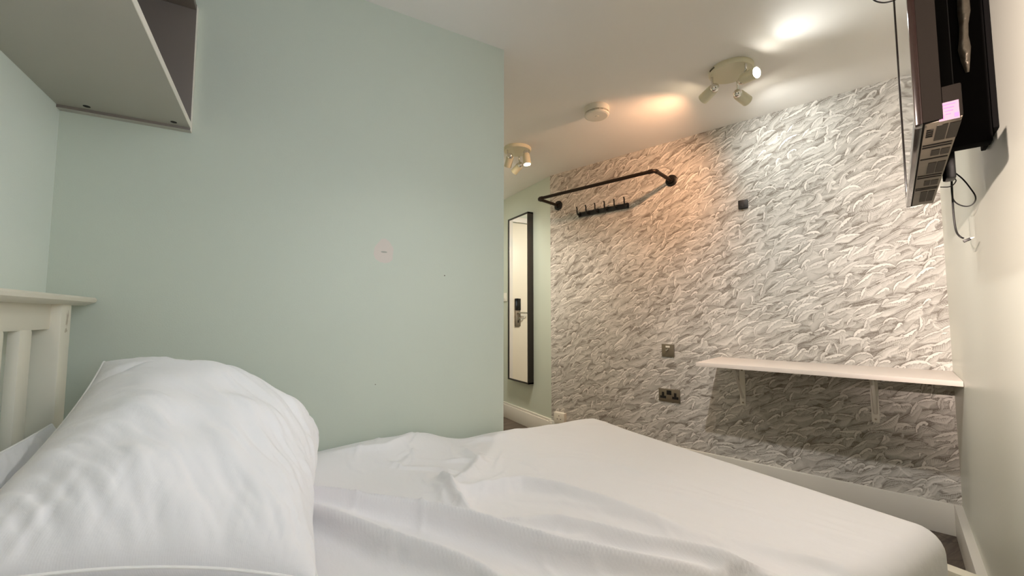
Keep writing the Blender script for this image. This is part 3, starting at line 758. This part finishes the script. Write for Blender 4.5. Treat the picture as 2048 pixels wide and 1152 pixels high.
# local: x = D-.98, y = K+.045 (screen faces +y), z = z-1.38
bz = MB(); 
bz.box((0, -.006, .0), (.022, .004, TH), .002); bz.box((TW-.022, -.006, 0), (TW, .004, TH), .002); bz.box((.02, -.006, 0), (TW-.02, .004, .026), .002); bz.box((.02, -.006, TH-.022), (TW-.02, .004, TH), .002)
bz.build('bezel', M['tvgloss'], t)
MB().box((.018, -.005, .022), (TW-.018, .0015, TH-.018)).build('screen', M['tvscreen'], t)
cse = MB(); yb = -.030
p0 = [(.002, -.006, .002), (TW-.002, -.006, .002), (TW-.002, -.006, TH-.002), (.002, -.006, TH-.002)]
p1 = [(.006, yb, .004), (TW-.006, yb, .004), (TW-.006, yb, TH-.006), (.006, yb, TH-.006)]
A = [cse.bm.verts.new(p) for p in p0]; B = [cse.bm.verts.new(p) for p in p1]; cse.bm.faces.new(A[::-1]); cse.bm.faces.new(B)
for i in range(4): j = (i+1) % 4; cse.bm.faces.new((A[i], A[j], B[j], B[i]))
cse.build('rear_casing', M['tvcase'], t)
lower = MB().box((.010, -.054, .0035), (TW-.012, yb+.001, .060), .003).build('connector_bay', M['tvcase'], t)
MB().box((.185, -.062, .075), (TW-.06, yb+.001, TH-.05), .008).build('back_cover', M['tvdark'], t)
MB().box((.012, -.053, .0022), (TW-.014, -.008, .0045), .001).build('underside_panel', M['tvunder'], t)
# slots and grilles on the underside
for (x0, x1, y0, y1) in ((.03, .115, -.024, -.038), (.03, .115, -.040, -.053), (.175, .215, -.024, -.036), (.175, .215, -.038, -.050), (.27, .36, -.024, -.036), (.27, .36, -.038, -.050), (.43, .48, -.024, -.034), (.43, .48, -.036, -.048), (.55, .68, -.022, -.034), (.55, .68, -.036, -.048)):
    MB().box((x0, y1, .0010), (x1, y0, .0035)).build('speaker_grille', M['grille'], t)
for x in (.135, .150, .232, .375, .395, .505, .522): MB().box((x, -.050, .0008), (x+.006, -.010, .0035)).build('vent_slot', M['hole'], t)
for k in range(4): MB().box((.045+k*.012, -.021, .0008), (.051+k*.012, -.012, .0035)).build('vent_slot', M['hole'], t)
lb = MB().box((.0085, -.0495, -.004+.004), (.0096, -.0255, .031)).build('warning_label', M['labelpaper'], t)
lt = MB()
for k, (w0, w1) in enumerate(((.1, .9), (.2, .8), (.25, .75), (.3, .6))): lt.box((.0080, -.0275-.020*w1, .026-k*.0055), (.0086, -.0275-.020*w0, .0275-k*.0055))
lt.box((.0080, -.0485, .003), (.0086, -.0435, .010)); lt.box((.0080, -.0315, .003), (.0086, -.0275, .010))
lt.build('label_print', M['ink'], lb)

t = bay_thing('tv_bracket', 'black steel wall bracket behind the television', 'bracket', 1.40, WALL_K, 1.72)
MB().box((-.02, .001, -.25), (.16, .010, .33), .002).build('wall_plate', M['tvdark'], t)
rl = MB().box((-.03, .012, -.28), (.01, .075, .33), .003).build('vertical_rail', M['tvdark'], t)
MB().box((.10, .060, -.32), (.135, .082, .33), .003).build('vertical_rail', M['tvdark'], t)
MB().box((.0, .010, -.17), (.115, .062, -.10), .004).build('swing_arm', M['tvdark'], t)
MB().box((.0, .010, .10), (.115, .062, .30), .004).build('swing_arm', M['tvdark'], t)
MB().box((.075, .062, -.325), (.12, .080, -.20), .004).build('cable_cover', M['blackplastic'], t)
# strip of silver tape on the rail
fo = MB(); rng = random.Random(4)
L_ = []; R_ = []
for k in range(15):
    z = -.115+k*.028; c_ = .042+.002*math.sin(k*.8); w = (.0095 if 0 < k < 13 else .005)+rng.uniform(-.002, .002)
    if k > 9: w *= .45; c_ -= .0
    L_.append(fo.bm.verts.new((-.033-rng.uniform(0, .004), c_+w, z))); R_.append(fo.bm.verts.new((-.033-rng.uniform(0, .004), c_-w+.002, z)))
for k in range(14): fo.bm.faces.new((L_[k], L_[k+1], R_[k+1], R_[k]))
ft = fo.build('tape', M['foil'], rl)
md = ft.modifiers.new('thickness', 'SOLIDIFY'); md.thickness = .0008

# leads hanging under the set (absolute bay coordinates at D = 1.70)
t = bay_thing('usb_cable', 'thin black cable looping below the television, plug hanging free', 'cable', 1.70, -.14, 1.45)
cv = lambda pts, dd=0: [(dd+.004*math.sin(i*1.3), a+.14, b-1.45) for i, (a, b) in enumerate(pts)]
MB().tube(spline(cv([(-.136, 1.47), (-.138, 1.452), (-.137, 1.411), (-.136, 1.354), (-.137, 1.311), (-.140, 1.289), (-.146, 1.277), (-.152, 1.271)])), .0022, 10).build('lead', M['blackplastic'], t)
MB().tube(spline(cv([(-.134, 1.478), (-.140, 1.466), (-.158, 1.438), (-.171, 1.407), (-.179, 1.382), (-.176, 1.366), (-.164, 1.359), (-.148, 1.366), (-.137, 1.382), (-.135, 1.412), (-.137, 1.448)], -.006)), .0017, 10).build('loop', M['blackplastic'], t)
MB().tube(spline(cv([(-.112, 1.418), (-.128, 1.416), (-.137, 1.419), (-.143, 1.43), (-.135, 1.440), (-.126, 1.438), (-.118, 1.444)], -.03)), .0014, 8).build('loop', M['blackplastic'], t)
q = Matrix.Translation((0, -.0185, -.185)) @ Matrix.Rotation(-.45+math.pi, 4, 'X')
MB().box((-.006, -.008, -.0035), (.006, .007, .0035), .0015, mtx=q).build('plug_body', M['blackplastic'], t)
MB().box((-.005, .007, -.002), (.005, .015, .002), .0004, mtx=q).build('plug_tip', M['silver'], t)
t = bay_thing('tv_aerial_lead', 'black aerial lead drooping from the top of the television', 'cable', 1.74, -.05, 2.05)
MB().tube(spline([(0, .10, .20), (0, .075, .07), (0, .059, .039), (0, .047, .020), (0, .029, .006), (0, .009, .001), (0, -.006, .001), (-.01, -.014, .008)]), .0022, 10).build('lead', M['blackplastic'], t)

# ------------------------------------------------------------ bedside reading lamp on the head wall
t = thing('reading_lamp', 'small reading lamp on the head wall beside the window', 'wall lamp', (-.554, .16, 1.40))
MB().lathe([(0, .035), (.008, .035), (.012, .030), (.012, 0)], (0, 0, 0), (1, 0, 0), 32).build('wall_rose', M['chrome'], t)
MB().tube(spline([(.010, 0, 0), (.04, 0, .01), (.06, 0, .005)]), .005, 10).build('arm', M['chrome'], t)
ld = Vector((1, -.11, .0)).normalized()
hd = MB().lathe([(-.01, .012), (0, .022), (.045, .026), (.045, .024), (.036, .023), (.035, 0)], (.06, 0, .0), ld, 28).build('lamp_shade', M['cream'], t)
MB().lathe([(.036, .02), (.040, .015), (.042, 0)], (.06, 0, 0), ld, 20).build('bulb', M['bulbw'], hd)
spot_light('reading_bulb_light', Vector((-.554, .16, 1.40))+Vector((.06, 0, 0))+ld*.055, ld, READ_P/LAMP_POWER, (1, .82, .72), .97, 1., .012)
